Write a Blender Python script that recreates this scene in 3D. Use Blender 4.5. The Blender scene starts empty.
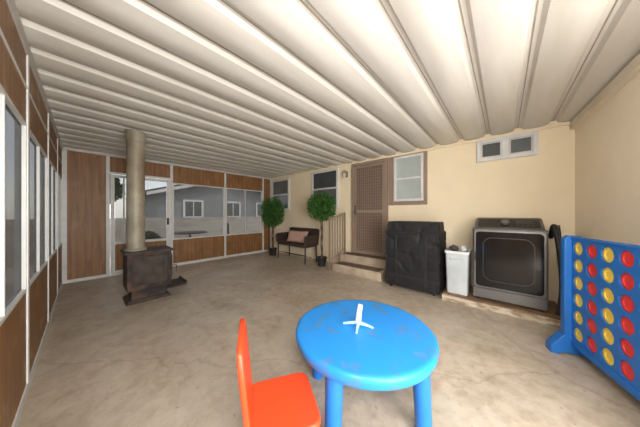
import bpy, bmesh, math, random
from mathutils import Vector, Matrix
from mathutils import noise as NZ
random.seed(7)
PI=math.pi
S=bpy.context.scene
COL=S.collection
try:
    S.view_settings.view_transform='Standard'
except Exception: pass

# ------------------------------------------------------------ materials
def newmat(name):
    m=bpy.data.materials.new(name); m.use_nodes=True
    nt=m.node_tree; b=nt.nodes['Principled BSDF']
    return m,nt,b
def pm(name,col,rough=.5,metal=0,var=.0,scale=6,bump=0,bscale=40,col2=None,stretch=None,spec=None,detail=4,p0=.35,p1=.68,bdist=.01):
    m,nt,b=newmat(name)
    b.inputs['Roughness'].default_value=rough; b.inputs['Metallic'].default_value=metal
    if spec is not None: b.inputs['Specular IOR Level'].default_value=spec
    tc=nt.nodes.new('ShaderNodeTexCoord'); mp=nt.nodes.new('ShaderNodeMapping')
    nt.links.new(tc.outputs['Object'],mp.inputs[0])
    if stretch: mp.inputs['Scale'].default_value=stretch
    n=nt.nodes.new('ShaderNodeTexNoise'); n.inputs['Scale'].default_value=scale; n.inputs['Detail'].default_value=detail
    nt.links.new(mp.outputs[0],n.inputs['Vector'])
    r=nt.nodes.new('ShaderNodeValToRGB'); r.color_ramp.elements[0].position=p0; r.color_ramp.elements[1].position=p1
    c2=col2 if col2 else tuple(max(0,c*(1-var)) for c in col)
    r.color_ramp.elements[0].color=(*c2,1); r.color_ramp.elements[1].color=(*col,1)
    nt.links.new(n.outputs['Fac'],r.inputs[0]); nt.links.new(r.outputs[0],b.inputs['Base Color'])
    if bump:
        n2=nt.nodes.new('ShaderNodeTexNoise'); n2.inputs['Scale'].default_value=bscale; n2.inputs['Detail'].default_value=5
        nt.links.new(tc.outputs['Object'],n2.inputs['Vector'])
        bp=nt.nodes.new('ShaderNodeBump'); bp.inputs['Strength'].default_value=bump; bp.inputs['Distance'].default_value=bdist
        nt.links.new(n2.outputs['Fac'],bp.inputs['Height']); nt.links.new(bp.outputs[0],b.inputs['Normal'])
    return m
def woodpanel(name,axis,scuff=.45):
    m,nt,b=newmat(name); b.inputs['Roughness'].default_value=.5
    g=nt.nodes.new('ShaderNodeTexCoord'); mp=nt.nodes.new('ShaderNodeMapping'); nt.links.new(g.outputs['Object'],mp.inputs[0])
    mp.inputs['Scale'].default_value=(9,9,.7)
    n=nt.nodes.new('ShaderNodeTexNoise'); n.inputs['Scale'].default_value=2.2; n.inputs['Detail'].default_value=7; n.inputs['Distortion'].default_value=.8
    nt.links.new(mp.outputs[0],n.inputs['Vector'])
    r=nt.nodes.new('ShaderNodeValToRGB'); r.color_ramp.elements[0].position=.28; r.color_ramp.elements[1].position=.72
    r.color_ramp.elements[0].color=(.175,.078,.025,1); r.color_ramp.elements[1].color=(.33,.16,.055,1)
    nt.links.new(n.outputs['Fac'],r.inputs[0])
    n3=nt.nodes.new('ShaderNodeTexNoise'); n3.inputs['Scale'].default_value=5; n3.inputs['Detail'].default_value=9; nt.links.new(g.outputs['Object'],n3.inputs['Vector'])
    r3=nt.nodes.new('ShaderNodeValToRGB'); r3.color_ramp.elements[0].position=.54; r3.color_ramp.elements[1].position=.70
    r3.color_ramp.elements[0].color=(0,0,0,1); r3.color_ramp.elements[1].color=(scuff,scuff,scuff,1); nt.links.new(n3.outputs['Fac'],r3.inputs[0])
    m3=nt.nodes.new('ShaderNodeMixRGB'); m3.inputs[2].default_value=(.44,.30,.18,1); nt.links.new(r3.outputs[0],m3.inputs[0]); nt.links.new(r.outputs[0],m3.inputs[1])
    sp=nt.nodes.new('ShaderNodeSeparateXYZ'); nt.links.new(g.outputs['Object'],sp.inputs[0])
    mu=nt.nodes.new('ShaderNodeMath'); mu.operation='MULTIPLY'; mu.inputs[1].default_value=1/.085; nt.links.new(sp.outputs[axis],mu.inputs[0])
    fr=nt.nodes.new('ShaderNodeMath'); fr.operation='FRACT'; nt.links.new(mu.outputs[0],fr.inputs[0])
    lt=nt.nodes.new('ShaderNodeMath'); lt.operation='LESS_THAN'; lt.inputs[1].default_value=.06; nt.links.new(fr.outputs[0],lt.inputs[0])
    mx=nt.nodes.new('ShaderNodeMixRGB'); mx.inputs[2].default_value=(.08,.033,.012,1)
    nt.links.new(lt.outputs[0],mx.inputs[0]); nt.links.new(m3.outputs[0],mx.inputs[1]); nt.links.new(mx.outputs[0],b.inputs['Base Color'])
    return m
def screenmat(name,col,alpha):
    m,nt,b=newmat(name)
    nt.nodes.remove(b)
    d=nt.nodes.new('ShaderNodeBsdfDiffuse'); d.inputs[0].default_value=(*col,1)
    t=nt.nodes.new('ShaderNodeBsdfTransparent'); x=nt.nodes.new('ShaderNodeMixShader')
    n=nt.nodes.new('ShaderNodeTexNoise'); n.inputs['Scale'].default_value=3
    mr=nt.nodes.new('ShaderNodeMapRange'); mr.inputs['To Min'].default_value=alpha-.06; mr.inputs['To Max'].default_value=alpha+.06
    nt.links.new(n.outputs['Fac'],mr.inputs[0]); nt.links.new(mr.outputs[0],x.inputs[0])
    nt.links.new(t.outputs[0],x.inputs[1]); nt.links.new(d.outputs[0],x.inputs[2])
    nt.links.new(x.outputs[0],nt.nodes['Material Output'].inputs[0])
    return m
def floormat():
    m,nt,b=newmat('worn_concrete'); b.inputs['Roughness'].default_value=.42
    g=nt.nodes.new('ShaderNodeTexCoord')
    def noise(s,d,dist=0,ro=.6):
        n=nt.nodes.new('ShaderNodeTexNoise'); n.inputs['Scale'].default_value=s; n.inputs['Detail'].default_value=d; n.inputs['Distortion'].default_value=dist; n.inputs['Roughness'].default_value=ro
        nt.links.new(g.outputs['Object'],n.inputs['Vector']); return n
    def ramp(n,p0,c0,p1,c1,out='Fac'):
        r=nt.nodes.new('ShaderNodeValToRGB'); e=r.color_ramp.elements
        e[0].position=p0; e[0].color=(*c0,1); e[1].position=p1; e[1].color=(*c1,1); nt.links.new(n.outputs[out],r.inputs[0]); return r
    base=ramp(noise(1.0,12,.5,.68),.33,(.375,.305,.225),.63,(.53,.46,.37))
    fine=ramp(noise(10,10,.3,.66),.34,(.76,.73,.69),.59,(1.03,1.03,1.02))
    pale=ramp(noise(.8,10,1.0,.66),.49,(0,0,0),.62,(1,1,1))
    red=ramp(noise(1.9,9,.9,.68),.55,(0,0,0),.68,(1,1,1))
    spots=ramp(noise(28,5,0,.6),.29,(.50,.44,.38),.36,(1,1,1))
    dark=ramp(noise(1.4,11,.6,.72),.57,(0,0,0),.70,(1,1,1))
    n0=noise(1.6,5); vm=nt.nodes.new('ShaderNodeMixRGB'); vm.inputs[0].default_value=.28
    nt.links.new(g.outputs['Object'],vm.inputs[1]); nt.links.new(n0.outputs['Color'],vm.inputs[2])
    vo=nt.nodes.new('ShaderNodeTexVoronoi'); vo.feature='DISTANCE_TO_EDGE'; vo.inputs['Scale'].default_value=.4; nt.links.new(vm.outputs[0],vo.inputs['Vector'])
    crack=ramp(vo,.0004,(.70,.64,.58),.0020,(1,1,1),'Distance')
    def mix(t,f,a,bb,k=1):
        x=nt.nodes.new('ShaderNodeMixRGB'); x.blend_type=t
        if isinstance(f,float): x.inputs[0].default_value=f
        else:
            q=nt.nodes.new('ShaderNodeMath'); q.operation='MULTIPLY'; q.inputs[1].default_value=k; nt.links.new(f.outputs[0],q.inputs[0]); nt.links.new(q.outputs[0],x.inputs[0])
        nt.links.new(a.outputs[0],x.inputs[1])
        if isinstance(bb,tuple): x.inputs[2].default_value=(*bb,1)
        else: nt.links.new(bb.outputs[0],x.inputs[2])
        return x
    c=mix('MULTIPLY',.95,base,fine)
    c=mix('MIX',pale,c,(.59,.54,.46),.45)
    c=mix('MIX',dark,c,(.29,.225,.165),.42)
    c=mix('MIX',red,c,(.43,.25,.18),.36)
    c=mix('MULTIPLY',.8,c,spots)
    c=mix('MULTIPLY',.6,c,crack)
    nt.links.new(c.outputs[0],b.inputs['Base Color'])
    n2=noise(40,6); bp=nt.nodes.new('ShaderNodeBump'); bp.inputs['Strength'].default_value=.22; bp.inputs['Distance'].default_value=.007
    nt.links.new(n2.outputs['Fac'],bp.inputs['Height']); nt.links.new(bp.outputs[0],b.inputs['Normal'])
    return m
M={}
M['floor']=floormat()
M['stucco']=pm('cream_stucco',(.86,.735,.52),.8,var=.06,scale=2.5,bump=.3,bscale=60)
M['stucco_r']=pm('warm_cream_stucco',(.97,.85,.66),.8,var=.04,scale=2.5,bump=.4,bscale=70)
M['ceil']=pm('aged_white_aluminium',(.68,.655,.60),.42,var=0,scale=1.3,col2=(.585,.555,.49),stretch=(4,.5,1),detail=7,p0=.36,p1=.62)
M['ceil_seam']=pm('dirty_seam',(.36,.31,.25),.6,var=.3,scale=5)
M['white']=pm('white_painted_metal',(.70,.70,.68),.4,var=.12,scale=8)
M['offwhite']=pm('aged_white_paint',(.60,.58,.54),.5,var=.18,scale=8)
M['beam']=pm('beige_beam_paint',(.80,.71,.56),.6,var=.08,scale=5)
M['wood_b']=woodpanel('brown_panelling_back',1,.2)
M['wood_l']=woodpanel('brown_panelling_left',0,.75)
M['screen']=screenmat('insect_screen',(.09,.09,.09),.48)
M['screen_l']=screenmat('dark_insect_screen',(.10,.10,.10),.66)
M['taupe']=pm('taupe_paint',(.30,.215,.16),.5,var=.12,scale=5)
M['taupe_d']=pm('taupe_mesh',(.17,.12,.09),.6,var=.15,scale=30)
M['glass_dark']=pm('dark_window_glass',(.05,.06,.065),.08,var=.3,scale=3,spec=.8)
M['glass_grey']=pm('grey_window_glass',(.15,.165,.165),.12,var=.3,scale=2,spec=.7)
M['glass_high']=pm('high_window_glass',(.08,.088,.088),.15,var=.3,scale=2,spec=.5)
M['glass_pale']=pm('pale_window_glass',(.50,.55,.52),.15,var=.25,scale=2,spec=.7)
M['rust']=pm('rusty_dark_iron',(.13,.075,.05),.85,.1,scale=8,col2=(.035,.030,.028),bump=.5,bscale=30,p0=.42,p1=.70,detail=8)
M['iron']=pm('blackened_iron',(.08,.06,.048),.75,.1,var=.5,scale=9,bump=.3)
M['flue']=pm('olive_grey_stained_pipe',(.37,.34,.26),.55,.2,scale=4,col2=(.25,.215,.155),detail=6,p0=.36,p1=.64)
M['flue_hi']=pm('stained_pipe_top',(.38,.34,.25),.55,.2,scale=4,col2=(.25,.20,.14),detail=6,p0=.36,p1=.64)
M['blue']=pm('scuffed_bright_blue_plastic',(.015,.24,.68),.42,scale=9,col2=(.06,.20,.44),detail=12,p0=.33,p1=.41,bump=.08,bscale=90)
M['blue_leg']=pm('blue_plastic_leg',(.012,.17,.58),.4,var=.06,scale=5)
M['orange']=pm('red_orange_plastic',(.85,.07,.016),.38,var=.08,scale=5)
M['royal']=pm('royal_blue_plastic',(.015,.15,.50),.42,var=.08,scale=5)
M['yellow']=pm('yellow_disc_plastic',(.88,.62,.08),.4,var=.06,scale=8)
M['red']=pm('red_disc_plastic',(.70,.035,.03),.4,var=.06,scale=8)
M['black_vinyl']=pm('black_cover_fabric',(.016,.016,.017),.66,var=.3,scale=4,bump=.7,bscale=6,spec=.35,bdist=.016)
M['black']=pm('black_plastic',(.02,.02,.022),.5,var=.2,scale=8)
M['steel']=pm('graphite_steel',(.13,.127,.123),.38,.4,var=.08,scale=3)
M['steel_l']=pm('brushed_graphite',(.21,.205,.198),.35,.6,var=.06,scale=3)
M['gloss']=pm('black_gloss_glass',(.010,.010,.010),.14,var=.3,scale=2,spec=.4)
M['ring']=pm('dark_grey_ring',(.04,.04,.042),.25,var=.2,scale=2)
M['bin']=pm('white_plastic',(.74,.76,.76),.4,var=.05,scale=6)
M['tub']=pm('milky_white_plastic',(.68,.72,.73),.35,scale=4,col2=(.50,.55,.57))
M['ply']=pm('stained_plywood',(.32,.19,.10),.7,scale=5,col2=(.16,.095,.052),stretch=(1,5,1))
M['edge']=pm('worn_board_edge',(.60,.52,.41),.7,scale=9,col2=(.34,.24,.15),stretch=(1,1,3),p0=.42,p1=.55)
M['wicker']=pm('dark_brown_wicker',(.055,.032,.024),.5,var=.5,scale=60,bump=.8,bscale=70)
M['pillow']=pm('woven_pink_tan_cloth',(.62,.42,.33),.9,scale=26,col2=(.45,.24,.18),stretch=(1,1,3))
M['leaf']=pm('ficus_leaf',(.075,.23,.035),.5,scale=14,col2=(.03,.11,.018))
M['bark']=pm('brown_bark',(.15,.09,.055),.8,var=.4,scale=20)
M['pot']=pm('dark_pot',(.03,.03,.03),.5,var=.3,scale=9)
M['step']=pm('weathered_step_concrete',(.52,.42,.31),.8,scale=5,col2=(.36,.28,.20),bump=.3)
M['tread']=pm('brown_step_mat',(.20,.13,.09),.9,var=.4,scale=14,bump=.4)
M['lightblue']=pm('pale_blue_plastic',(.34,.66,.80),.4,var=.05,scale=8)
M['bag']=pm('grey_black_bag',(.10,.105,.11),.4,var=.4,scale=10)
M['siding']=pm('grey_siding',(.30,.30,.30),.8,scale=3,col2=(.20,.205,.21),stretch=(.4,.4,14))
M['roof']=pm('dark_shingle',(.10,.097,.094),.9,var=.35,scale=12)
M['fence']=pm('pale_block_wall',(.46,.43,.37),.8,var=.3,scale=2.5,stretch=(1,1,4))
M['dirt']=pm('pale_dry_ground',(.46,.42,.35),.95,var=.25,scale=1.5,bump=.3,bscale=12)
M['outleaf']=pm('tree_leaf_outside',(.08,.13,.04),.7,scale=3,col2=(.03,.05,.02))
M['lamp_glass']=pm('frosted_lamp_glass',(.55,.5,.42),.3,var=.1)

# ------------------------------------------------------------ mesh helpers
def B(): return bmesh.new()
def box(bm,a,b):
    x0,y0,z0=a; x1,y1,z1=b
    v=[bm.verts.new(p) for p in ((x0,y0,z0),(x1,y0,z0),(x1,y1,z0),(x0,y1,z0),(x0,y0,z1),(x1,y0,z1),(x1,y1,z1),(x0,y1,z1))]
    for f in ((0,3,2,1),(4,5,6,7),(0,1,5,4),(1,2,6,5),(2,3,7,6),(3,0,4,7)): bm.faces.new([v[i] for i in f])
    return v
def hexa(bm,bot,top):
    v=[bm.verts.new(p) for p in bot+top]
    for f in ((0,3,2,1),(4,5,6,7),(0,1,5,4),(1,2,6,5),(2,3,7,6),(3,0,4,7)): bm.faces.new([v[i] for i in f])
def cone(bm,p,q,r0,r1,n=16,cap=True):
    p=Vector(p); q=Vector(q); d=(q-p).normalized()
    u=d.orthogonal().normalized(); w=d.cross(u)
    A=[];Bv=[]
    for i in range(n):
        t=2*PI*i/n; o=u*math.cos(t)+w*math.sin(t)
        A.append(bm.verts.new(p+o*r0)); Bv.append(bm.verts.new(q+o*r1))
    for i in range(n):
        j=(i+1)%n; bm.faces.new((A[i],A[j],Bv[j],Bv[i]))
    if cap:
        bm.faces.new(A[::-1]); bm.faces.new(Bv)
def tube(bm,pts,r,n=8,sub=6):
    pts=[Vector(p) for p in pts]
    if sub>1 and len(pts)>2:
        out=[]
        P=[pts[0]]+pts+[pts[-1]]
        for i in range(1,len(P)-2):
            for s in range(sub):
                t=s/sub; a,b,c,d=P[i-1],P[i],P[i+1],P[i+2]
                out.append(.5*((2*b)+(-a+c)*t+(2*a-5*b+4*c-d)*t*t+(-a+3*b-3*c+d)*t**3))
        out.append(pts[-1]); pts=out
    rings=[]; u=None
    for i,p in enumerate(pts):
        d=(pts[min(i+1,len(pts)-1)]-pts[max(i-1,0)]).normalized()
        if u is None: u=d.orthogonal().normalized()
        else: u=(u-d*u.dot(d)).normalized()
        w=d.cross(u)
        rr=r(i/(len(pts)-1)) if callable(r) else r
        rings.append([bm.verts.new(p+(u*math.cos(2*PI*k/n)+w*math.sin(2*PI*k/n))*rr) for k in range(n)])
    for a,b in zip(rings,rings[1:]):
        for k in range(n):
            j=(k+1)%n; bm.faces.new((a[k],a[j],b[j],b[k]))
    bm.faces.new(rings[0][::-1]); bm.faces.new(rings[-1])
def lathe(bm,prof,n=48,c=(0,0),axis='z'):
    rings=[]
    for r,z in prof:
        if r<1e-6:
            p=(c[0],c[1],z) if axis=='z' else (c[0],z,c[1])
            rings.append([bm.verts.new(p)])
        else:
            ring=[]
            for i in range(n):
                t=2*PI*i/n
                p=(c[0]+r*math.cos(t),c[1]+r*math.sin(t),z) if axis=='z' else (c[0]+r*math.cos(t),z,c[1]+r*math.sin(t))
                ring.append(bm.verts.new(p))
            rings.append(ring)
    for a,b in zip(rings,rings[1:]):
        for i in range(n):
            j=(i+1)%n
            if len(a)==1 and len(b)==1: continue
            if len(a)==1: bm.faces.new((a[0],b[j],b[i]))
            elif len(b)==1: bm.faces.new((a[i],a[j],b[0]))
            else: bm.faces.new((a[i],a[j],b[j],b[i]))
def rrect(x0,z0,x1,z1,r,n=6):
    pts=[]
    for cx,cz,a0 in ((x1-r,z1-r,0),(x0+r,z1-r,PI/2),(x0+r,z0+r,PI),(x1-r,z0+r,1.5*PI)):
        for i in range(n+1):
            a=a0+PI/2*i/n; pts.append((cx+r*math.cos(a),cz+r*math.sin(a)))
    return pts
def prism(bm,pts,f0,f1):
    A=[bm.verts.new(f0(*p)) for p in pts]; Bv=[bm.verts.new(f1(*p)) for p in pts]
    n=len(pts)
    bm.faces.new(A[::-1]); bm.faces.new(Bv)
    for i in range(n):
        j=(i+1)%n; bm.faces.new((A[i],A[j],Bv[j],Bv[i]))
def obj(name,bm,mat,parent=None,smooth=False,bevel=0,seg=2,loc=None,rotz=None,angle=40):
    bmesh.ops.recalc_face_normals(bm,faces=bm.faces)
    me=bpy.data.meshes.new(name); bm.to_mesh(me); bm.free()
    o=bpy.data.objects.new(name,me); COL.objects.link(o)
    me.materials.append(M[mat])
    if smooth or bevel:
        for p in me.polygons: p.use_smooth=True
        try: me.set_sharp_from_angle(angle=math.radians(angle))
        except Exception: pass
    if bevel:
        md=o.modifiers.new('bev','BEVEL'); md.width=bevel; md.segments=seg; md.limit_method='ANGLE'; md.angle_limit=math.radians(35)
    if parent: o.parent=parent
    if loc: o.location=loc
    if rotz is not None: o.rotation_euler=(0,0,rotz)
    return o
def tag(o,label,cat,group=None):
    o['label']=label; o['category']=cat
    if group: o['group']=group
    return o
def thing(name,label,cat,loc=(0,0,0),rotz=0,group=None):
    o=bpy.data.objects.new(name,None); o.empty_display_size=.1; COL.objects.link(o)
    o.location=loc; o.rotation_euler=(0,0,rotz); return tag(o,label,cat,group)
def struct(name,bm,mat,parent=None,**k):
    o=obj(name,bm,mat,parent,**k)
    if not parent: o['kind']='structure'
    return o
def sthing(name,loc=(0,0,0)):
    o=bpy.data.objects.new(name,None); COL.objects.link(o); o.location=loc; o['kind']='structure'; return o

# ------------------------------------------------------------ setting
XB=-5.65; YH=4.0; YL=-.26; ZC=2.35
XR0,XR1=.655,.83
bm=B(); box(bm,(XB-.15,-.5,-.12),(3.0,YH+.15,0)); struct('floor',bm,'floor')
bm=B(); box(bm,(-40,-30,-.25),(30,40,-.13)); struct('ground',bm,'dirt')
bm=B(); box(bm,(XB-.1,YH,-.02),(1.2,YH+.15,2.62)); struct('wall_house',bm,'stucco')
bm=B(); hexa(bm,[(XR0,YH,-.0),(XR1,1.5,0),(XR1+.12,1.5,0),(XR0+.12,YH,0)],[(XR0,YH,2.5),(XR1,1.5,2.5),(XR1+.12,1.5,2.5),(XR0+.12,YH,2.5)])
struct('wall_right',bm,'stucco_r')
bm=B(); hexa(bm,[(XR0-.045,YH-.03,2.235),(XR1-.045,1.5,2.235),(XR1,1.5,2.235),(XR0,YH-.03,2.235)],[(XR0-.045,YH-.03,2.325),(XR1-.045,1.5,2.325),(XR1,1.5,2.325),(XR0,YH-.03,2.325)])
struct('trim_8',bm,'beam')
bm=B()
P=.330; x=XB-.10; prof=[]
h=.040
while x<2.6:
    for k in range(9):
        u=k/8; prof.append((x+.238*u,ZC+.010-.016*math.sin(PI*u)))
    prof+= [(x+.256,ZC+h),(x+.308,ZC+h)]
    x+=P
prof.append((x,ZC+.010))
y0,y1=-.42,YH-.002
A=[bm.verts.new((px,y0,pz)) for px,pz in prof]; C=[bm.verts.new((px,y1,pz)) for px,pz in prof]
A2=[bm.verts.new((px,y0,pz+.012)) for px,pz in prof]; C2=[bm.verts.new((px,y1,pz+.012)) for px,pz in prof]
for i in range(len(prof)-1):
    bm.faces.new((A[i],A[i+1],C[i+1],C[i])); bm.faces.new((A2[i],C2[i],C2[i+1],A2[i+1]))
    bm.faces.new((A[i],A2[i],A2[i+1],A[i+1])); bm.faces.new((C[i],C[i+1],C2[i+1],C2[i]))
ceil=struct('ceiling',bm,'ceil',smooth=True,angle=20)
bm=B(); x=XB-.10
while x<2.5:
    box(bm,(x+.279,y0,ZC+h-.004),(x+.286,y1-.01,ZC+h)); x+=P
struct('trim_1',bm,'ceil_seam')
bm=B(); box(bm,(XB,YH-.03,ZC-.045),(XR0,YH,ZC-.012)); struct('trim_2',bm,'stucco')
bm=B(); box(bm,(XB,YL-.06,ZC-.09),(1.2,YL+.01,ZC-.012)); struct('trim_3',bm,'offwhite')
bm=B(); box(bm,(XB-.05,YL-.04,ZC-.06),(XB+.03,YH-.045,ZC-.012)); struct('trim_4',bm,'offwhite')

# back wall (x = XB): panels, frame, windows, door
bt,bb=1.90,.60
posts_b=[(-.26,-.205),(.265,.315),(1.275,1.325),(2.485,2.535),(3.665,3.715),(3.955,4.0)]
bm=B()
box(bm,(XB-.03,-.205,.05),(XB,.265,ZC-.06))
box(bm,(XB-.03,.315,2.0),(XB,1.275,ZC-.06))
for a,b in ((1.325,2.485),(2.535,3.665)):
    box(bm,(XB-.03,a,bt),(XB,b,ZC-.06)); box(bm,(XB-.03,a,.06),(XB,b,bb))
box(bm,(XB-.03,3.715,.05),(XB,3.955,ZC-.06))
struct('wall_back',bm,'wood_b')
bm=B()
for a,b in posts_b: box(bm,(XB-.045,a,0),(XB+.02,b,ZC-.06))
for a,b in ((1.325,2.485),(2.535,3.665)):
    box(bm,(XB-.04,a,0),(XB+.015,b,.06))
box(bm,(XB-.04,-.205,0),(XB+.015,.265,.05)); box(bm,(XB-.04,3.715,0),(XB+.015,3.955,.05))
box(bm,(XB-.04,.315,1.965),(XB+.015,1.275,2.0))
box(bm,(XB-.04,.315,0),(XB+.015,1.275,.03))
struct('trim_5',bm,'white')
def frame_x(bm,x,a0,a1,z0,z1,w,t):
    box(bm,(x-t,a0,z0),(x+t,a0+w,z1)); box(bm,(x-t,a1-w,z0),(x+t,a1,z1))
    box(bm,(x-t,a0+w,z0),(x+t,a1-w,z0+w)); box(bm,(x-t,a0+w,z1-w),(x+t,a1-w,z1))
def frame_y(bm,y,a0,a1,z0,z1,w,t):
    box(bm,(a0,y-t,z0),(a0+w,y+t,z1)); box(bm,(a1-w,y-t,z0),(a1,y+t,z1))
    box(bm,(a0+w,y-t,z0),(a1-w,y+t,z0+w)); box(bm,(a0+w,y-t,z1-w),(a1-w,y+t,z1))
def screen_win(n,plane,c,a0,a1,z0,z1,mat,mull=None,fw=.024,ft=.018,fm='white'):
    w=sthing('window_%d'%n)
    bm=B(); (frame_x if plane=='x' else frame_y)(bm,c,a0,a1,z0,z1,fw,ft)
    if mull is not None:
        if plane=='x': box(bm,(c-ft+.002,mull-.010,z0+fw),(c+ft-.002,mull+.010,z1-fw))
        else: box(bm,(mull-.008,c-ft+.002,z0+fw),(mull+.008,c+ft-.002,z1-fw))
    obj('window_frame',bm,fm,w)
    bm=B()
    if plane=='x': box(bm,(c-.004,a0+fw,z0+fw),(c-.002,a1-fw,z1-fw))
    else: box(bm,(a0+fw,c-.004,z0+fw),(a1-fw,c-.002,z1-fw))
    obj('screen',bm,mat,w)
screen_win(1,'x',XB-.012,1.325,2.485,bb,bt,'screen',None)
screen_win(2,'x',XB-.012,2.535,3.665,bb,bt,'screen',3.10)
d=sthing('door_1')
bm=B(); frame_x(bm,XB-.005,.325,1.265,.035,1.955,.055,.02); box(bm,(XB-.022,.385,.60),(XB+.012,1.205,.65)); box(bm,(XB-.02,.50,.65),(XB+.010,.525,1.90))
obj('door_frame',bm,'white',d)
bm=B(); box(bm,(XB-.008,.385,.65),(XB-.005,1.205,1.90)); obj('screen',bm,'screen',d)
bm=B(); box(bm,(XB-.02,.385,.09),(XB,1.205,.60)); obj('door_panel',bm,'wood_b',d)
bm=B(); box(bm,(XB+.015,1.21,.95),(XB+.03,1.25,1.10)); cone(bm,(XB+.03,1.23,1.02),(XB+.07,1.23,1.02),.012,.012,10); obj('door_handle',bm,'black',d)

# left wall (y = YL)
lt,lb=1.80,.68
pl=[-5.65,-4.75,-3.62,-2.42,-1.25,0,1.1]
pw=.026
bm=B()
for a,b in zip(pl,pl[1:]):
    box(bm,(a+pw,YL-.03,lt),(b-pw,YL,ZC-.09)); box(bm,(a+pw,YL-.03,.06),(b-pw,YL,lb))
struct('wall_left',bm,'wood_l')
bm=B()
for a in pl: box(bm,(a-pw if a>-5.6 else a,YL-.045,0),(a+pw,YL+.008,ZC-.09))
for a,b in zip(pl,pl[1:]): box(bm,(a+pw,YL-.04,0),(b-pw,YL+.008,.06))
for a,b in zip(pl,pl[1:]): box(bm,(a+pw,YL-.01,2.03),(b-pw,YL+.006,2.045))
struct('trim_6',bm,'white')
for i,(a,b) in enumerate(zip(pl,pl[1:])):
    screen_win(3+i,'y',YL-.014,a+pw,b-pw,lb,lt,'screen_l',(a+b)/2,.020,.016,'white')

# ------------------------------------------------------------ house wall windows and door
def sash(n,x0,x1,z0,z1,up,lo,horizontal=True,w=.05):
    wd=sthing('window_%d'%n); y=YH-.02
    bm=B(); frame_y(bm,y,x0,x1,z0,z1,w,.025)
    if horizontal: box(bm,(x0+w,y-.02,(z0+z1)/2-.018),(x1-w,y+.02,(z0+z1)/2+.018))
    else: box(bm,((x0+x1)/2-.035,y-.024,z0+w),((x0+x1)/2+.035,y+.02,z1-w))
    obj('window_frame',bm,'white',wd,bevel=.004)
    if horizontal:
        zm=(z0+z1)/2
        for a,b,mm in ((zm+.018,z1-w,up),(z0+w,zm-.018,lo)):
            bm=B(); box(bm,(x0+w,y+.0,a),(x1-w,y+.012,b)); obj('pane',bm,mm,wd)
    else:
        xm=(x0+x1)/2
        for a,b,mm in ((x0+w,xm-.035,up),(xm+.035,x1-w,lo)):
            bm=B(); frame_y(bm,y-.004,a,b,z0+w,z1-w,.022,.012); obj('sash_frame',bm,'offwhite',wd)
            bm=B(); box(bm,(a+.022,y+.0,z0+w+.022),(b-.022,y+.008,z1-w-.022)); obj('pane',bm,mm,wd)
    return wd
sash(20,-5.56,-4.72,1.30,2.24,'glass_grey','glass_grey')
sash(21,-3.80,-2.94,1.36,2.28,'glass_dark','glass_grey')
sash(22,-1.60,-1.07,1.43,2.28,'glass_pale','glass_pale',w=.045)
sash(23,-.31,.34,1.98,2.30,'glass_high','glass_high',False,w=.045)
bm=B(); frame_y(bm,YH-.008,-1.71,-1.01,1.36,2.30,.11,.008); struct('trim_7',bm,'taupe',bevel=.003)
d=sthing('door_2'); DX0,DX1,DZ0,DZ1=-2.55,-1.72,.335,2.300
bm=B(); frame_y(bm,YH-.03,DX0,DX1,DZ0,DZ1,.06,.028); obj('door_frame',bm,'taupe',d,bevel=.004)
bm=B(); frame_y(bm,YH-.03,DX0+.065,DX1-.065,DZ0+.02,DZ1-.065,.05,.018)
box(bm,(DX0+.115,YH-.045,1.22),(DX1-.115,YH-.015,1.28)); obj('door_leaf',bm,'taupe',d,bevel=.003)
bm=B(); box(bm,(DX0+.115,YH-.022,DZ0+.07),(DX1-.115,YH-.016,DZ1-.115)); obj('screen_mesh',bm,'taupe_d',d)
bm=B()
ax0,ax1=DX0+.115,DX1-.115
for i in range(1,12):
    xx=ax0+(ax1-ax0)*i/12; box(bm,(xx-.004,YH-.038,DZ0+.07),(xx+.004,YH-.026,DZ1-.115))
z=DZ0+.10
while z<DZ1-.13:
    box(bm,(ax0,YH-.036,z-.004),(ax1,YH-.028,z+.004)); z+=.06
obj('lattice',bm,'taupe',d)
bm=B(); box(bm,(DX0+.075,YH-.06,1.18),(DX0+.115,YH-.045,1.38)); cone(bm,(DX0+.095,YH-.06,1.24),(DX0+.095,YH-.10,1.24),.012,.022,12)
obj('door_handle',bm,'steel_l',d)

# wall lantern
t=thing('wall_lantern','small bronze wall lantern beside the security door','lantern',(-2.72,YH,2.10))
bm=B(); box(bm,(-.045,-.02,-.07),(.045,0,.07)); obj('back_plate',bm,'taupe',t,bevel=.005)
bm=B(); tube(bm,[(0,-.02,.04),(0,-.07,.08),(0,-.10,.05)],.008); obj('arm',bm,'taupe',t,smooth=True)
bm=B(); lathe(bm,[(.03,-.09),(.04,.0),(.035,.02)],16,(0,-.10)); obj('lamp_shade',bm,'lamp_glass',t,smooth=True)
bm=B(); lathe(bm,[(.045,.02),(.02,.05),(0,.06)],16,(0,-.10)); obj('cap',bm,'taupe',t,smooth=True)

# ------------------------------------------------------------ steps and railing
t=thing('porch_steps','two beige concrete steps with brown treads below the security door','steps',(-2.13,3.7,0))
bm=B(); box(bm,(-.56,-.28,0),(.52,.0,.16)); obj('lower_step',bm,'step',t,bevel=.01)
bm=B(); box(bm,(-.56,.0,0),(.52,.30,.325)); obj('upper_step',bm,'step',t,bevel=.01)
bm=B(); box(bm,(-.50,-.25,.16),(.46,-.01,.170)); obj('tread',bm,'tread',t,bevel=.003)
bm=B(); box(bm,(-.50,.03,.325),(.46,.24,.335)); obj('tread',bm,'tread',t,bevel=.003)
t=thing('handrail','brown metal handrail with close vertical bars on the left side of the steps','handrail',(-2.74,3.40,0))
RL=.56
zt=lambda yy:1.08+yy*.24
bm=B(); tube(bm,[(0,-.03,zt(0)-.03),(0,0,zt(0)),(0,RL,zt(RL))],.016,8,1); obj('top_rail',bm,'taupe',t,smooth=True)
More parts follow.
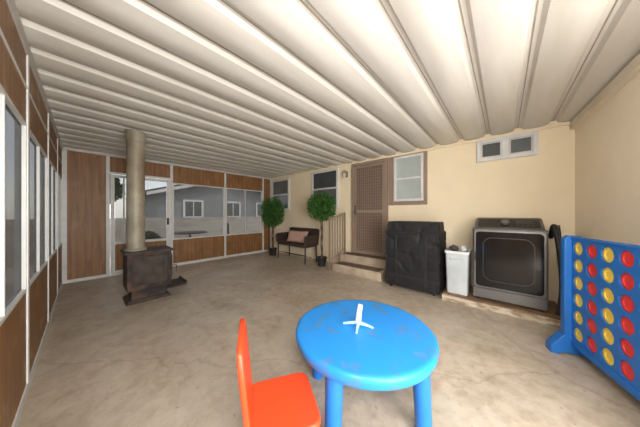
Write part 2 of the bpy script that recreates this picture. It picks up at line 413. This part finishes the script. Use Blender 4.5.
bm=B(); tube(bm,[(0,0,.20),(0,RL,.40)],.011,8,1); obj('bottom_rail',bm,'taupe',t,smooth=True)
for yy in (0,RL):
    bm=B(); box(bm,(-.014,yy-.014,0),(.014,yy+.014,zt(yy))); obj('post',bm,'taupe',t)
for k in range(1,6):
    yy=k*RL/6; bm=B(); box(bm,(-.007,yy-.007,.20+yy*.357),(.007,yy+.007,zt(yy))); obj('baluster',bm,'taupe',t)

# ------------------------------------------------------------ artificial trees
def ficus(x,y,h,label,seed,r=.34,base=.56,n=2800):
    rnd=random.Random(seed); ymax=YH-y-.09
    t=thing('potted_ficus',label,'potted plant',(x,y,0),0)
    bm=B(); lathe(bm,[(0,0),(.085,0),(.115,.18),(.125,.19),(.125,.205),(.108,.205),(.10,.17),(0,.165)],24); obj('pot',bm,'pot',t,smooth=True)
    bm=B()
    for s in range(3):
        pts=[]
        for i in range(9):
            f=i/8; a=s*2*PI/3+f*4.5; pts.append((.018*math.cos(a)*(1+.3*f),.018*math.sin(a)*(1+.3*f),.15+f*(h*.66-.15)))
        tube(bm,pts,.011,7,3)
    cz=h*(base+1)/2; rz=h*(1-base)/2
    for i in range(26):
        v=Vector([rnd.gauss(0,1) for _ in range(3)]).normalized()*.8
        e=Vector((v.x*r,min(v.y*r,ymax-.06),cz+v.z*rz)); s0=Vector((0,0,h*rnd.uniform(base-.06,base+.08)))
        tube(bm,[s0,(s0+e)/2+Vector((0,0,.04)),e],.004,5,3)
    obj('trunk',bm,'bark',t,smooth=True)
    bm=B()
    for i in range(n):
        v=Vector([rnd.gauss(0,1) for _ in range(3)]).normalized()*(rnd.random()**.33)*.97
        k=1+.16*NZ.noise(v*2.6+Vector((seed,0,0)))
        c=Vector((v.x*r*k,v.y*r*k,cz+v.z*rz*k))
        if math.hypot(c.x,c.y)>r or c.y>ymax-.03: continue
        d=Vector((v.x+rnd.gauss(0,.45),v.y+rnd.gauss(0,.45),rnd.gauss(-.25,.4)))
        if d.length<.01: continue
        d.normalize(); s=d.cross(Vector((rnd.gauss(0,.5),rnd.gauss(0,.5),1))).normalized(); L=rnd.uniform(.045,.07); W=L*.30
        if c.y+d.y*L>ymax or math.hypot(c.x+d.x*L,c.y+d.y*L)>r+.02: continue
        up=s.cross(d)*.006
        q=[bm.verts.new(c),bm.verts.new(c+d*L*.45+s*W+up),bm.verts.new(c+d*L),bm.verts.new(c+d*L*.45-s*W+up)]
        bm.faces.new((q[0],q[1],q[2])); bm.faces.new((q[0],q[2],q[3]))
    obj('foliage',bm,'leaf',t)
    return t
ficus(-4.98,3.58,1.66,'potted artificial ficus in the far corner behind the left end of the bench',3,.34,.48,3000)
ficus(-3.13,3.60,1.70,'potted artificial ficus between the bench and the step handrail',5,.34,.60,2600)

# ------------------------------------------------------------ wicker bench
t=thing('wicker_bench','dark brown wicker loveseat against the cream wall between two potted trees','bench',(-4.03,3.66,0))
bm=B(); box(bm,(-.54,-.24,.38),(.54,.20,.44)); obj('seat',bm,'wicker',t,bevel=.02)
bm=B()
prism(bm,[(-.56,.42),(-.56,.79),(-.50,.815),(.50,.815),(.56,.79),(.56,.42)],lambda a,b:(a,.17+(b-.42)*.12,b),lambda a,b:(a,.21+(b-.42)*.12,b)); obj('backrest',bm,'wicker',t,bevel=.012)
for s in (-1,1):
    bm=B(); tube(bm,[(s*.55,.22,.66),(s*.555,.05,.655),(s*.555,-.20,.65),(s*.55,-.25,.61),(s*.54,-.24,.44)],.022,8,5)
    obj('armrest',bm,'wicker',t,smooth=True)
    bm=B(); prism(bm,[(.19,.44),(.19,.64),(-.22,.63),(-.22,.44)],lambda a,b:(s*.545-.008,a,b),lambda a,b:(s*.545+.008,a,b)); obj('side_panel',bm,'wicker',t)
    for yy in (-.21,.17):
        bm=B(); cone(bm,(s*.51,yy,.39),(s*.52,yy*1.05,0),.02,.016,10); obj('leg',bm,'wicker',t,smooth=True)
bm=B(); tube(bm,[(-.50,-.215,.20),(.50,-.215,.20)],.009,6,1); obj('stretcher',bm,'wicker',t,smooth=True)
bm=B(); tube(bm,[(-.50,.0,.12),(.50,.0,.12)],.009,6,1); obj('stretcher',bm,'wicker',t,smooth=True)
def cushion(name,w,h,d,mat,loc,rx,rz,label,cat):
    bm=B(); n=12; G={}
    for side in (-1,1):
        for i in range(n+1):
            for j in range(n+1):
                u=2*i/n-1; v=2*j/n-1
                if side==1 and (i in(0,n) or j in(0,n)): G[(1,i,j)]=G[(-1,i,j)]; continue
                th=d*((1-u**4)*(1-v**4))**.6
                G[(side,i,j)]=bm.verts.new((u*w/2*(1-.07*(1-v*v)),side*th/2,v*h/2*(1-.07*(1-u*u))))
    for side in (-1,1):
        for i in range(n):
            for j in range(n):
                bm.faces.new((G[(side,i,j)],G[(side,i+1,j)],G[(side,i+1,j+1)],G[(side,i,j+1)]))
    bmesh.ops.rotate(bm,verts=bm.verts,cent=(0,0,0),matrix=Matrix.Rotation(rx,3,'X'))
    mz=min(v.co.z for v in bm.verts)
    for v in bm.verts: v.co.z-=mz
    o=obj(name,bm,mat,smooth=True,loc=loc,rotz=rz,angle=80); return tag(o,label,cat)
cushion('cushion',.74,.32,.13,'pillow',(-4.03,3.655,.445),-.28,.03,'pink and tan woven cushion leaning on the wicker loveseat','cushion')

# ------------------------------------------------------------ wood stove
t=thing('wood_stove','rusty dark iron wood stove with tall flue pipe reaching the ceiling','wood stove',(-3.86,.60,0))
bm=B(); box(bm,(-.22,-.24,.17),(.21,.24,.66)); obj('body',bm,'rust',t,bevel=.006)
bm=B(); box(bm,(-.24,-.265,.66),(.23,.265,.69)); obj('top_plate',bm,'iron',t,bevel=.004)
bm=B(); box(bm,(-.17,-.19,.04),(.16,.19,.17)); obj('pedestal',bm,'rust',t,bevel=.004)
bm=B(); hexa(bm,[(-.22,-.25,0),(.21,-.25,0),(.21,.25,0),(-.22,.25,0)],[(-.19,-.22,.04),(.18,-.22,.04),(.18,.22,.04),(-.19,.22,.04)]); obj('base_plate',bm,'iron',t,bevel=.003)
bm=B(); box(bm,(.21,-.19,.24),(.232,.19,.61)); frame_x(bm,.235,-.17,.17,.26,.59,.03,.008); dr=obj('side_plate',bm,'iron',t,bevel=.003)
bm=B(); box(bm,(-.16,.24,.24),(.14,.262,.61)); frame_y(bm,.266,-.14,.12,.27,.58,.03,.008); dr=obj('door',bm,'iron',t,bevel=.003)
bm=B(); tube(bm,[(.11,.27,.42),(.12,.32,.42),(.12,.325,.36),(.12,.325,.32)],.008,8,4); obj('door_handle',bm,'steel',dr,smooth=True)
bm=B(); box(bm,(-.19,.18,.105),(.19,.45,.13)); box(bm,(-.19,.435,.13),(.19,.45,.165)); obj('ash_shelf',bm,'rust',t,bevel=.003)
PXc,PYc=.02,-.13
bm=B(); lathe(bm,[(.12,.69),(.12,.71),(.10,.72),(.10,1.40)],32,(PXc,PYc)); obj('flue_pipe',bm,'flue',t,smooth=True)
bm=B(); lathe(bm,[(.098,1.39),(.104,1.39),(.104,1.41),(.098,1.415),(.098,2.20)],32,(PXc,PYc)); obj('flue_pipe',bm,'flue_hi',t,smooth=True)
bm=B(); lathe(bm,[(.098,2.18),(.108,2.18),(.112,2.332),(.098,2.332)],32,(PXc,PYc)); obj('flue_collar',bm,'flue',t,smooth=True)

# ------------------------------------------------------------ covered grill
t=thing('covered_grill','boxy barbecue grill hidden under a black fabric cover','grill',(-1.08,3.55,0))
bm=B()
nx,ny,nz=48,28,60
surf={}
def vert(u,v,w):
    key=(round(u,4),round(v,4),round(w,4))
    if key in surf: return surf[key]
    Wd=.395; D=.240; H=1.07
    x=u*Wd; y=v*D; z=.05+w*(H-.05)
    sh=min(1,max(0,(w-.84)/.03)); sh=sh*sh*(3-2*sh)
    x*=1-.055*sh; y=y*(1-.07*sh)
    if w>.96:
        k=(w-.96)/.04; x*=1-.03*k*k; y*=1-.05*k*k
    n=Vector((u if abs(u)>.99 else 0,v if abs(v)>.99 else 0,1.0 if w>.999 else 0)); 
    if n.length: n.normalize()
    a=-x*n.y+y*n.x
    f=0
    for (ka,kz,ph,am) in ((3,10,.3,.011),(-6,8,1.1,.009),(1,18,2.0,.008),(8,4,4.0,.006)):
        q=math.sin(ka*a*2+kz*z+ph+1.3*NZ.noise(Vector((x*4,y*4,z*4))))
        f-=am*(1-abs(q))**3*2*max(0,NZ.noise(Vector((a*4+ph*9,z*3,ph)))+.3)
    p=Vector((x,y,z))+n*f
    surf[key]=bm.verts.new(p); return surf[key]
def grid(fn,a,b):
    for i in range(a):
        for j in range(b):
            try: bm.faces.new((fn(i,j),fn(i+1,j),fn(i+1,j+1),fn(i,j+1)))
            except ValueError: pass
for s in(-1,1):
    grid(lambda i,j:vert(2*i/nx-1,s,j/nz),nx,nz)
    grid(lambda i,j:vert(s,2*i/ny-1,j/nz),ny,nz)
grid(lambda i,j:vert(2*i/nx-1,2*j/ny-1,1.0),nx,ny)
o=obj('cover',bm,'black_vinyl',t,smooth=True,angle=55)
bm=B(); tube(bm,[(-.395,-.240,.905),(-.2,-.243,.903),(0,-.243,.906),(.2,-.243,.903),(.395,-.240,.905)],.007,6,4); obj('seam_piping',bm,'black',t,smooth=True)
for xx in(-.22,.22):
    bm=B(); box(bm,(xx-.013,-.248,.10),(xx+.013,-.236,.86)); obj('strap',bm,'black',t,bevel=.002)
bm=B(); box(bm,(-.400,-.247,.20),(.400,-.236,.225)); obj('strap',bm,'black',t,bevel=.002)
for sx in(-1,1):
    for sy in(-1,1):
        bm=B(); cone(bm,(sx*.32-.012,sy*.18,.03),(sx*.32+.012,sy*.18,.03),.03,.03,16); box(bm,(sx*.32-.018,sy*.18-.012,.03),(sx*.32+.018,sy*.18+.012,.09)); obj('caster',bm,'black',t)

# ------------------------------------------------------------ platform, dryer, bin, hose
t=thing('wooden_platform','low stained plywood platform with pale worn front edge under the dryer','platform',(-.05,3.63,0))
bm=B(); box(bm,(-.60,-.29,.055),(.54,.34,.08)); obj('deck',bm,'ply',t,bevel=.003)
bm=B(); box(bm,(-.60,-.33,0),(.54,-.29,.070)); obj('edge_board',bm,'edge',t,bevel=.003)
for yy in(-.15,.12,.32):
    bm=B(); box(bm,(-.59,yy-.02,0),(.53,yy+.02,.055)); obj('joist',bm,'ply',t)
ZP=.0805
t=thing('dryer','graphite front load dryer with large black glass door','dryer',(.03,3.68,ZP))
bm=B(); box(bm,(-.343,-.25,.02),(.343,.28,.93)); obj('body',bm,'steel',t,bevel=.012,seg=3)
for sx in(-1,1):
    for sy in (-.2,.22):
        bm=B(); cone(bm,(sx*.29,sy,0),(sx*.29,sy,.02),.022,.018,12); obj('foot',bm,'black',t)
bm=B(); prism(bm,rrect(-.335,.03,.335,.15,.012),lambda a,b:(a,-.262,b),lambda a,b:(a,-.25,b)); obj('lower_panel',bm,'steel_l',t,bevel=.003)
bm=B(); hexa(bm,[(-.335,-.12,.93),(.335,-.12,.93),(.335,.27,.93),(-.335,.27,.93)],[(-.325,.10,1.055),(.325,.10,1.055),(.325,.26,1.06),(-.325,.26,1.06)]); cp=obj('control_console',bm,'steel',t,bevel=.01)
def onpanel(u,v,off):
    c=Vector((0,-.12,.93)); d=Vector((0,.22,.125)).normalized(); n=Vector((0,-.125,.22)).normalized()
    return c+Vector((u,0,0))+d*v+n*off
bm=B(); pts=rrect(-.30,.03,.30,.225,.02); prism(bm,pts,lambda a,b:onpanel(a,b,.001),lambda a,b:onpanel(a,b,.004)); obj('control_panel',bm,'gloss',cp)
bm=B(); cone(bm,onpanel(-.02,.125,.004),onpanel(-.02,.125,.03),.05,.045,28); obj('knob',bm,'steel_l',cp,bevel=.003)
for i in range(4):
    bm=B(); prism(bm,rrect(.09+i*.045,.06,.11+i*.045,.07,.003),lambda a,b:onpanel(a,b,.003),lambda a,b:onpanel(a,b,.006)); obj('button',bm,'steel',cp)
bm=B(); prism(bm,rrect(.09,.11,.24,.17,.006),lambda a,b:onpanel(a,b,.003),lambda a,b:onpanel(a,b,.006)); obj('display',bm,'ring',cp)
bm=B(); prism(bm,rrect(-.330,.165,.330,.912,.045,8),lambda a,b:(a,-.285,b),lambda a,b:(a,-.25,b)); dr=obj('door',bm,'steel_l',t,bevel=.008,seg=3)
bm=B(); prism(bm,rrect(-.306,.189,.306,.888,.04,8),lambda a,b:(a,-.297,b),lambda a,b:(a,-.284,b)); gl=obj('door_glass',bm,'gloss',dr,bevel=.006,seg=3)
bm=B(); pts=rrect(-.235,.27,.235,.82,.10,10); pin=rrect(-.225,.28,.225,.81,.09,10)
n=len(pts)
a=[bm.verts.new((p[0],-.2985,p[1])) for p in pts]; b=[bm.verts.new((p[0],-.2985,p[1])) for p in pin]
for i in range(n):
    j=(i+1)%n; bm.faces.new((a[i],a[j],b[j],b[i]))
obj('window_ring',bm,'ring',dr)
bm=B(); box(bm,(-.320,-.295,.50),(-.308,-.282,.62)); obj('door_handle',bm,'black',dr,bevel=.003)

t=thing('plastic_bin','milky white plastic bin between the covered grill and the dryer','bin',(-.495,3.60,ZP))
def rring(bm,w,d,z,r=.03,n=5): return [bm.verts.new((p[0],p[1],z)) for p in rrect(-w,-d,w,d,r,n)]
def skin(bm,rings,cap0=True,cap1=False):
    for a,b in zip(rings,rings[1:]):
        n=len(a)
        for i in range(n):
            j=(i+1)%n; bm.faces.new((a[i],a[j],b[j],b[i]))
    if cap0: bm.faces.new(rings[0][::-1])
    if cap1: bm.faces.new(rings[-1])
bm=B(); skin(bm,[rring(bm,.122,.17,0),rring(bm,.137,.19,.58),rring(bm,.131,.184,.58),rring(bm,.118,.166,.01)],True,True); obj('body',bm,'tub',t,smooth=True)
bm=B(); skin(bm,[rring(bm,.137,.19,.555),rring(bm,.147,.20,.56),rring(bm,.147,.20,.595),rring(bm,.133,.186,.595),rring(bm,.133,.186,.58)],False); obj('rim',bm,'bin',t,smooth=True)
bm=B(); tube(bm,[(-.06,-.193,.49),(-.06,-.215,.49),(.06,-.215,.49),(.06,-.193,.49)],.007,6,2); obj('handle',bm,'bin',t,smooth=True)
def blob(name,rx,ry,rz,loc,mat,label,cat,ph=0):
    bm=B(); bmesh.ops.create_icosphere(bm,subdivisions=4,radius=1)
    for v in bm.verts:
        n=v.co.copy(); f=1+.12*math.sin(7*n.x+3*n.z+ph)+.10*math.sin(9*n.y+5*n.z+1+ph)
        v.co=Vector((n.x*rx*f,n.y*ry*f,n.z*rz*f))
    return tag(obj(name,bm,mat,smooth=True,loc=loc,angle=80),label,cat)
blob('plastic_bag',.055,.12,.05,(-.555,3.60,ZP+.60),'bag','crumpled dark bag lying in the top of the white plastic bin','bag')
blob('white_cloth',.045,.10,.045,(-.435,3.60,ZP+.605),'bin','crumpled white cloth beside the dark bag in the white bin','cloth',2)

bm=B(); L=[(.44,3.88,.90),(.445,3.74,1.04),(.445,3.60,1.01),(.46,3.50,.80),(.475,3.45,.50),(.465,3.41,.28),(.435,3.37,.105)]
tube(bm,L,lambda f:.024+.003*math.sin(f*420),12,22)
o=obj('drain_hose',bm,'black',smooth=True,angle=80); tag(o,'black ribbed hose hanging down the right side of the dryer','hose')
bm=B(); tube(bm,[(.52,3.97,1.05),(.515,3.85,.95),(.52,3.75,.60),(.50,3.70,.30),(.47,3.66,.095)],.008,8,10)
o=obj('power_cord',bm,'black',smooth=True); tag(o,'thin black cord hanging behind the hose right of the dryer','cord')

# ------------------------------------------------------------ giant four-in-a-row game
GL=Vector((.430,2.785,0)); ga=math.atan2(-.954,.30)
game=thing('giant_board_game','giant blue plastic four in a row game standing by the right wall','game',GL,ga)
PT=.140; nc,nr=7,6; bx0=.06; bz0=.145; HR=.055
bm=B(); yy=.022
def cell(cx,cz):
    n=32
    for s in(-1,1):
        ci=[];sq=[]
        for i in range(n):
            a=2*PI*i/n; c,ss=math.cos(a),math.sin(a); k=(PT/2)/max(abs(c),abs(ss))
            ci.append(bm.verts.new((cx+HR*c,s*yy,cz+HR*ss))); sq.append(bm.verts.new((cx+k*c,s*yy,cz+k*ss)))
        for i in range(n):
            j=(i+1)%n; bm.faces.new((ci[i],ci[j],sq[j],sq[i]))
        if s==-1: first=ci
        else:
            for i in range(n):
                j=(i+1)%n; bm.faces.new((first[i],first[j],ci[j],ci[i]))
for c in range(nc):
    for r in range(nr): cell(bx0+PT*(c+.5),bz0+PT*(r+.5))
obj('board',bm,'royal',game)
W=PT*nc; Ht=PT*nr
bm=B(); box(bm,(bx0,-.032,bz0-.05),(bx0+W,.032,bz0)); obj('bottom_rail',bm,'royal',game,bevel=.005)
bm=B()
box(bm,(bx0,-.028,bz0+Ht),(bx0+W,-.016,bz0+Ht+.02)); box(bm,(bx0,.016,bz0+Ht),(bx0+W,.028,bz0+Ht+.02)); obj('top_slot',bm,'royal',game,bevel=.004)
for xx in(0,bx0+W):
    bm=B(); prism(bm,[(-.065,.03),(.065,.03),(.065,.98),(.04,1.01),(-.04,1.01),(-.065,.98)],lambda a,b:(xx,a,b),lambda a,b:(xx+bx0,a,b)); obj('end_post',bm,'royal',game,bevel=.008)
    bm=B(); prism(bm,[(-.155,0),(-.10,0),(-.08,.02),(.08,.02),(.10,0),(.155,0),(.155,.06),(.072,.17),(-.072,.17),(-.155,.06)],lambda a,b:(xx-.012,a,b),lambda a,b:(xx+bx0+.012,a,b)); obj('foot',bm,'royal',game,bevel=.004)
ordn=['first','second','third','fourth','fifth','sixth','seventh']
dm={}
rm=Matrix.Rotation(ga,4,'Z')
for c in range(nc):
    for r in range(nr):
        key='red' if c%2 else 'yellow'
        if key not in dm:
            bm=B(); lathe(bm,[(0,-.012),(.028,-.012),(.031,-.016),(.047,-.016),(.0535,-.013),(.0535,.013),(.047,.016),(.031,.016),(.028,.012),(0,.012)],32,(0,0),'y')
            o=obj('game_disc',bm,key,smooth=True); dm[key]=o
        else:
            o=dm[key].copy(); COL.objects.link(o)
        p=rm@Vector((bx0+PT*(c+.5),0,bz0+Ht-PT*(r+.5)-.0014)); o.location=GL+p; o.rotation_euler=(0,0,ga)
        tag(o,'%s disc, %s from top, %s column from dryer end of blue game'%(key,ordn[r],ordn[c]),'disc',key+' discs in the giant game')

# ------------------------------------------------------------ kids table
TC=(-.677,1.176)
t=thing('kids_table',"round bright blue plastic children's table",'table',(TC[0],TC[1],0),0)
bm=B(); lathe(bm,[(0,.445),(.40,.445),(.405,.418),(.413,.418),(.421,.435),(.425,.455),(.423,.470),(.414,.478),(.398,.480),(0,.480)],96); obj('tabletop',bm,'blue',t,smooth=True,angle=50)
for k in range(4):
    a=math.radians(-126+90*k)
    cx,cz=math.cos(a),math.sin(a)
    R=Vector((.7490,.6626)); F=Vector((-.6626,.7490)); dv=R*cx+F*cz
    bm=B(); lathe(bm,[(.0,0),(.038,0),(.041,.01),(.047,.38),(.052,.44),(.052,.446),(0,.446)],24)
    for v in bm.verts:
        f=1-v.co.z/.446; v.co.x+=dv.x*(.335+.022*f); v.co.y+=dv.y*(.335+.022*f)
    obj('leg',bm,'blue_leg',t,smooth=True)
t=thing('toy_stand','small white toy tube with pale blue splayed base on the blue table','toy',(-.70,1.16,.4805),.75)
bm=B(); tube(bm,[(0,0,.020),(.006,.006,.07),(.018,.014,.130)],lambda f:.019-.003*f,14,4); obj('body',bm,'bin',t,smooth=True)
for a in(-.4,1.5,2.9,4.4):
    bm=B(); tube(bm,[(.01*math.cos(a),.01*math.sin(a),.020),(.05*math.cos(a),.05*math.sin(a),.015),(.095*math.cos(a),.095*math.sin(a),.006)],lambda f:.012-.006*f,8,4); obj('prong',bm,'lightblue',t,smooth=True)

# ------------------------------------------------------------ kids chair
t=thing('kids_chair',"small red-orange plastic children's chair pulled up to the blue table",'chair',(-.800,.618,0),math.radians(59.5))
bm=B(); prism(bm,rrect(-.150,-.16,.165,.16,.05,6),lambda a,b:(a,b,.270),lambda a,b:(a,b,.302)); obj('seat',bm,'orange',t,bevel=.01,seg=3)
bm=B()
outl=[(-.155,.25)]+[(-.160-.01*min(1,(z-.25)/.3),z) for z in (.35,.45,.55,.61)]+[(-.150,.655),(-.12,.67),(.12,.67),(.150,.655)]+[(.160+.01*min(1,(z-.25)/.3),z) for z in (.61,.55,.45,.35)]+[(.155,.25)]
prism(bm,outl,lambda a,b:(-.148-(b-.28)*.10,a,b),lambda a,b:(-.124-(b-.28)*.10,a,b))
obj('backrest',bm,'orange',t,bevel=.008,seg=3)
for sx in(-1,1):
    for sy in(-1,1):
        bm=B(); lathe(bm,[(0,0),(.020,0),(.023,.01),(.031,.272),(0,.272)],20)
        for v in bm.verts:
            f=1-v.co.z/.272; v.co.x+=sx*(.115+.03*f); v.co.y+=sy*(.118+.025*f)
        obj('leg',bm,'orange',t,smooth=True)

# ------------------------------------------------------------ outside
t=thing('neighbour_house','grey sided neighbour house with dark gable roof seen through the screens','house',(-11.5,5.0,-.13))
bm=B(); box(bm,(-3,-2.9,0),(0,3.6,2.30)); prism(bm,[(-2.9,2.30),(3.6,2.30),(.3,3.25)],lambda a,b:(-3,a,b),lambda a,b:(0,a,b)); obj('wall',bm,'siding',t)
bm=B(); 
for ya in (-3.3,4.0):
    za=2.18
    v=[(-3.3,ya,za),(.35,ya,za),(.35,.3,3.27),(-3.3,.3,3.27)]
    hexa(bm,v,[(p[0],p[1],p[2]+.14) for p in v])
obj('roof',bm,'roof',t)
for s in(-1,1):
    bm=B(); ya=-3.3 if s<0 else 4.0
    hexa(bm,[(.35,ya,2.10),(.38,ya,2.10),(.38,.3,3.19),(.35,.3,3.19)],[(.35,ya,2.24),(.38,ya,2.24),(.38,.3,3.33),(.35,.3,3.33)]); obj('fascia',bm,'white',t)
for yy in(-1.9,.1,2.0):
    bm=B(); frame_x(bm,.02,yy,yy+.9,1.1,2.0,.09,.03); box(bm,(.0,yy+.43,1.19),(.045,yy+.47,1.91)); f=obj('window',bm,'white',t)
    bm=B(); box(bm,(.0,yy+.09,1.19),(.02,yy+.81,1.91)); obj('pane',bm,'glass_dark',f)
t=tag(obj('block_wall',(lambda b:(box(b,(-9.2,-6,-.13),(-9.05,14,1.05)),b)[1])(B()),'fence'),'pale block yard wall outside the far screens','wall')
t=tag(obj('block_wall',(lambda b:(box(b,(-9.0,-3.2,-.13),(6,-3.05,1.45)),b)[1])(B()),'fence'),'pale block yard wall outside the left screens','wall')
t=thing('patio_table','dark round patio table in the yard outside the far screen window','table',(-7.6,2.25,-.13))
bm=B(); lathe(bm,[(0,.70),(.5,.70),(.5,.73),(0,.73)],32); obj('tabletop',bm,'black',t)
bm=B(); lathe(bm,[(0,0),(.25,0),(.25,.03),(.03,.05),(.03,.70)],20); obj('pedestal',bm,'black',t,smooth=True)
t=thing('patio_chair','dark patio chair in the yard beside the round patio table','chair',(-7.5,3.15,-.13))
bm=B(); box(bm,(-.22,-.22,.42),(.22,.22,.46)); obj('seat',bm,'black',t,bevel=.01)
bm=B(); box(bm,(-.22,.20,.46),(.22,.23,.98)); obj('backrest',bm,'black',t,bevel=.01)
for sx in(-.2,.2):
    for sy in(-.2,.2):
        bm=B(); cone(bm,(sx,sy,0),(sx,sy,.42),.015,.015,8); obj('leg',bm,'black',t)
def outtree(x,y,h,r,seed,label,kind='yard_tree',cat='tree',low=.7,L=.18):
    rnd=random.Random(seed); t=thing(kind,label,cat,(x,y,-.13))
    bm=B(); tube(bm,[(0,0,0),(.03*h,0,h*.4),(0,.03*h,h*low)],lambda f:.04*h*(1-.6*f),8,3); obj('trunk',bm,'bark',t,smooth=True)
    bm=B()
    for i in range(2000):
        v=Vector([rnd.gauss(0,1) for _ in range(3)]).normalized()*(rnd.random()**.4)
        c=Vector((v.x*r,v.y*r,h*low+v.z*r*.75)); d=Vector([rnd.gauss(0,1) for _ in range(3)]).normalized(); s=d.orthogonal().normalized()
        q=[bm.verts.new(c+d*L),bm.verts.new(c+s*L*.5),bm.verts.new(c-d*L),bm.verts.new(c-s*L*.5)]; bm.faces.new(q)
    obj('foliage',bm,'outleaf',t)
outtree(-17.5,.2,4.0,1.4,11,'leafy yard tree left of the grey neighbour house')
outtree(-12,-5.5,3.6,1.6,12,'leafy yard tree beyond the left yard wall')
outtree(-8.3,1.25,1.0,.38,21,'low round shrub outside the far screen door','yard_shrub','shrub',.5,.05)

# ------------------------------------------------------------ light
w=bpy.data.worlds.new('World'); S.world=w; w.use_nodes=True; nt=w.node_tree
bg=nt.nodes['Background']; sk=nt.nodes.new('ShaderNodeTexSky'); sk.sky_type='NISHITA'; sk.sun_disc=False; sk.sun_elevation=math.radians(50); sk.sun_rotation=math.radians(30)
mx=nt.nodes.new('ShaderNodeMixRGB'); mx.inputs[0].default_value=.65; mx.inputs[2].default_value=(5.5,5.4,5.2,1)
nt.links.new(sk.outputs[0],mx.inputs[1]); nt.links.new(mx.outputs[0],bg.inputs[0]); bg.inputs[1].default_value=.48
def area(loc,target,size,power,col=(1,.98,.95)):
    l=bpy.data.lights.new('fill_area_light','AREA'); l.size=size; l.energy=power; l.color=col
    o=bpy.data.objects.new('fill_area_light',l); COL.objects.link(o); o.location=loc
    o.rotation_euler=(Vector(target)-Vector(loc)).to_track_quat('-Z','Y').to_euler(); return o
area((1.6,-.1,1.3),(-2.8,2.0,1.1),1.8,165,(1,.98,.955))  # unseen fill lamp added behind the camera to brighten the room
area((1.0,.5,.35),(-1.8,2.0,2.4),1.3,27,(1,.975,.94))  # added low fill lamp aimed upward to lift the ceiling
area((.45,-.17,1.7),(.6,3.6,1.2),.5,38,(1,.96,.92))  # added out-of-view fill for the dim right corner
l=bpy.data.lights.new('flash_fill','POINT'); l.energy=44; l.shadow_soft_size=.1; l.color=(1,.975,.95)  # unseen flash-like fill light, added to brighten the right wall
o=bpy.data.objects.new('flash_fill',l); COL.objects.link(o); o.location=(.02,-.15,1.5)
s=bpy.data.lights.new('sun','SUN'); s.energy=3.0; s.angle=.02; s.color=(1,.96,.9)
o=bpy.data.objects.new('sun',s); COL.objects.link(o); o.rotation_euler=Vector((-.45,-.35,-.8)).to_track_quat('-Z','Y').to_euler()

# ------------------------------------------------------------ camera
cd=bpy.data.cameras.new('camera'); cd.sensor_width=36; cd.lens=11.7; cd.clip_start=.02
cam=bpy.data.objects.new('camera',cd); COL.objects.link(cam); cam.location=(0,0,1.2); cam.rotation_euler=(PI/2,0,math.radians(41.5))
S.camera=cam
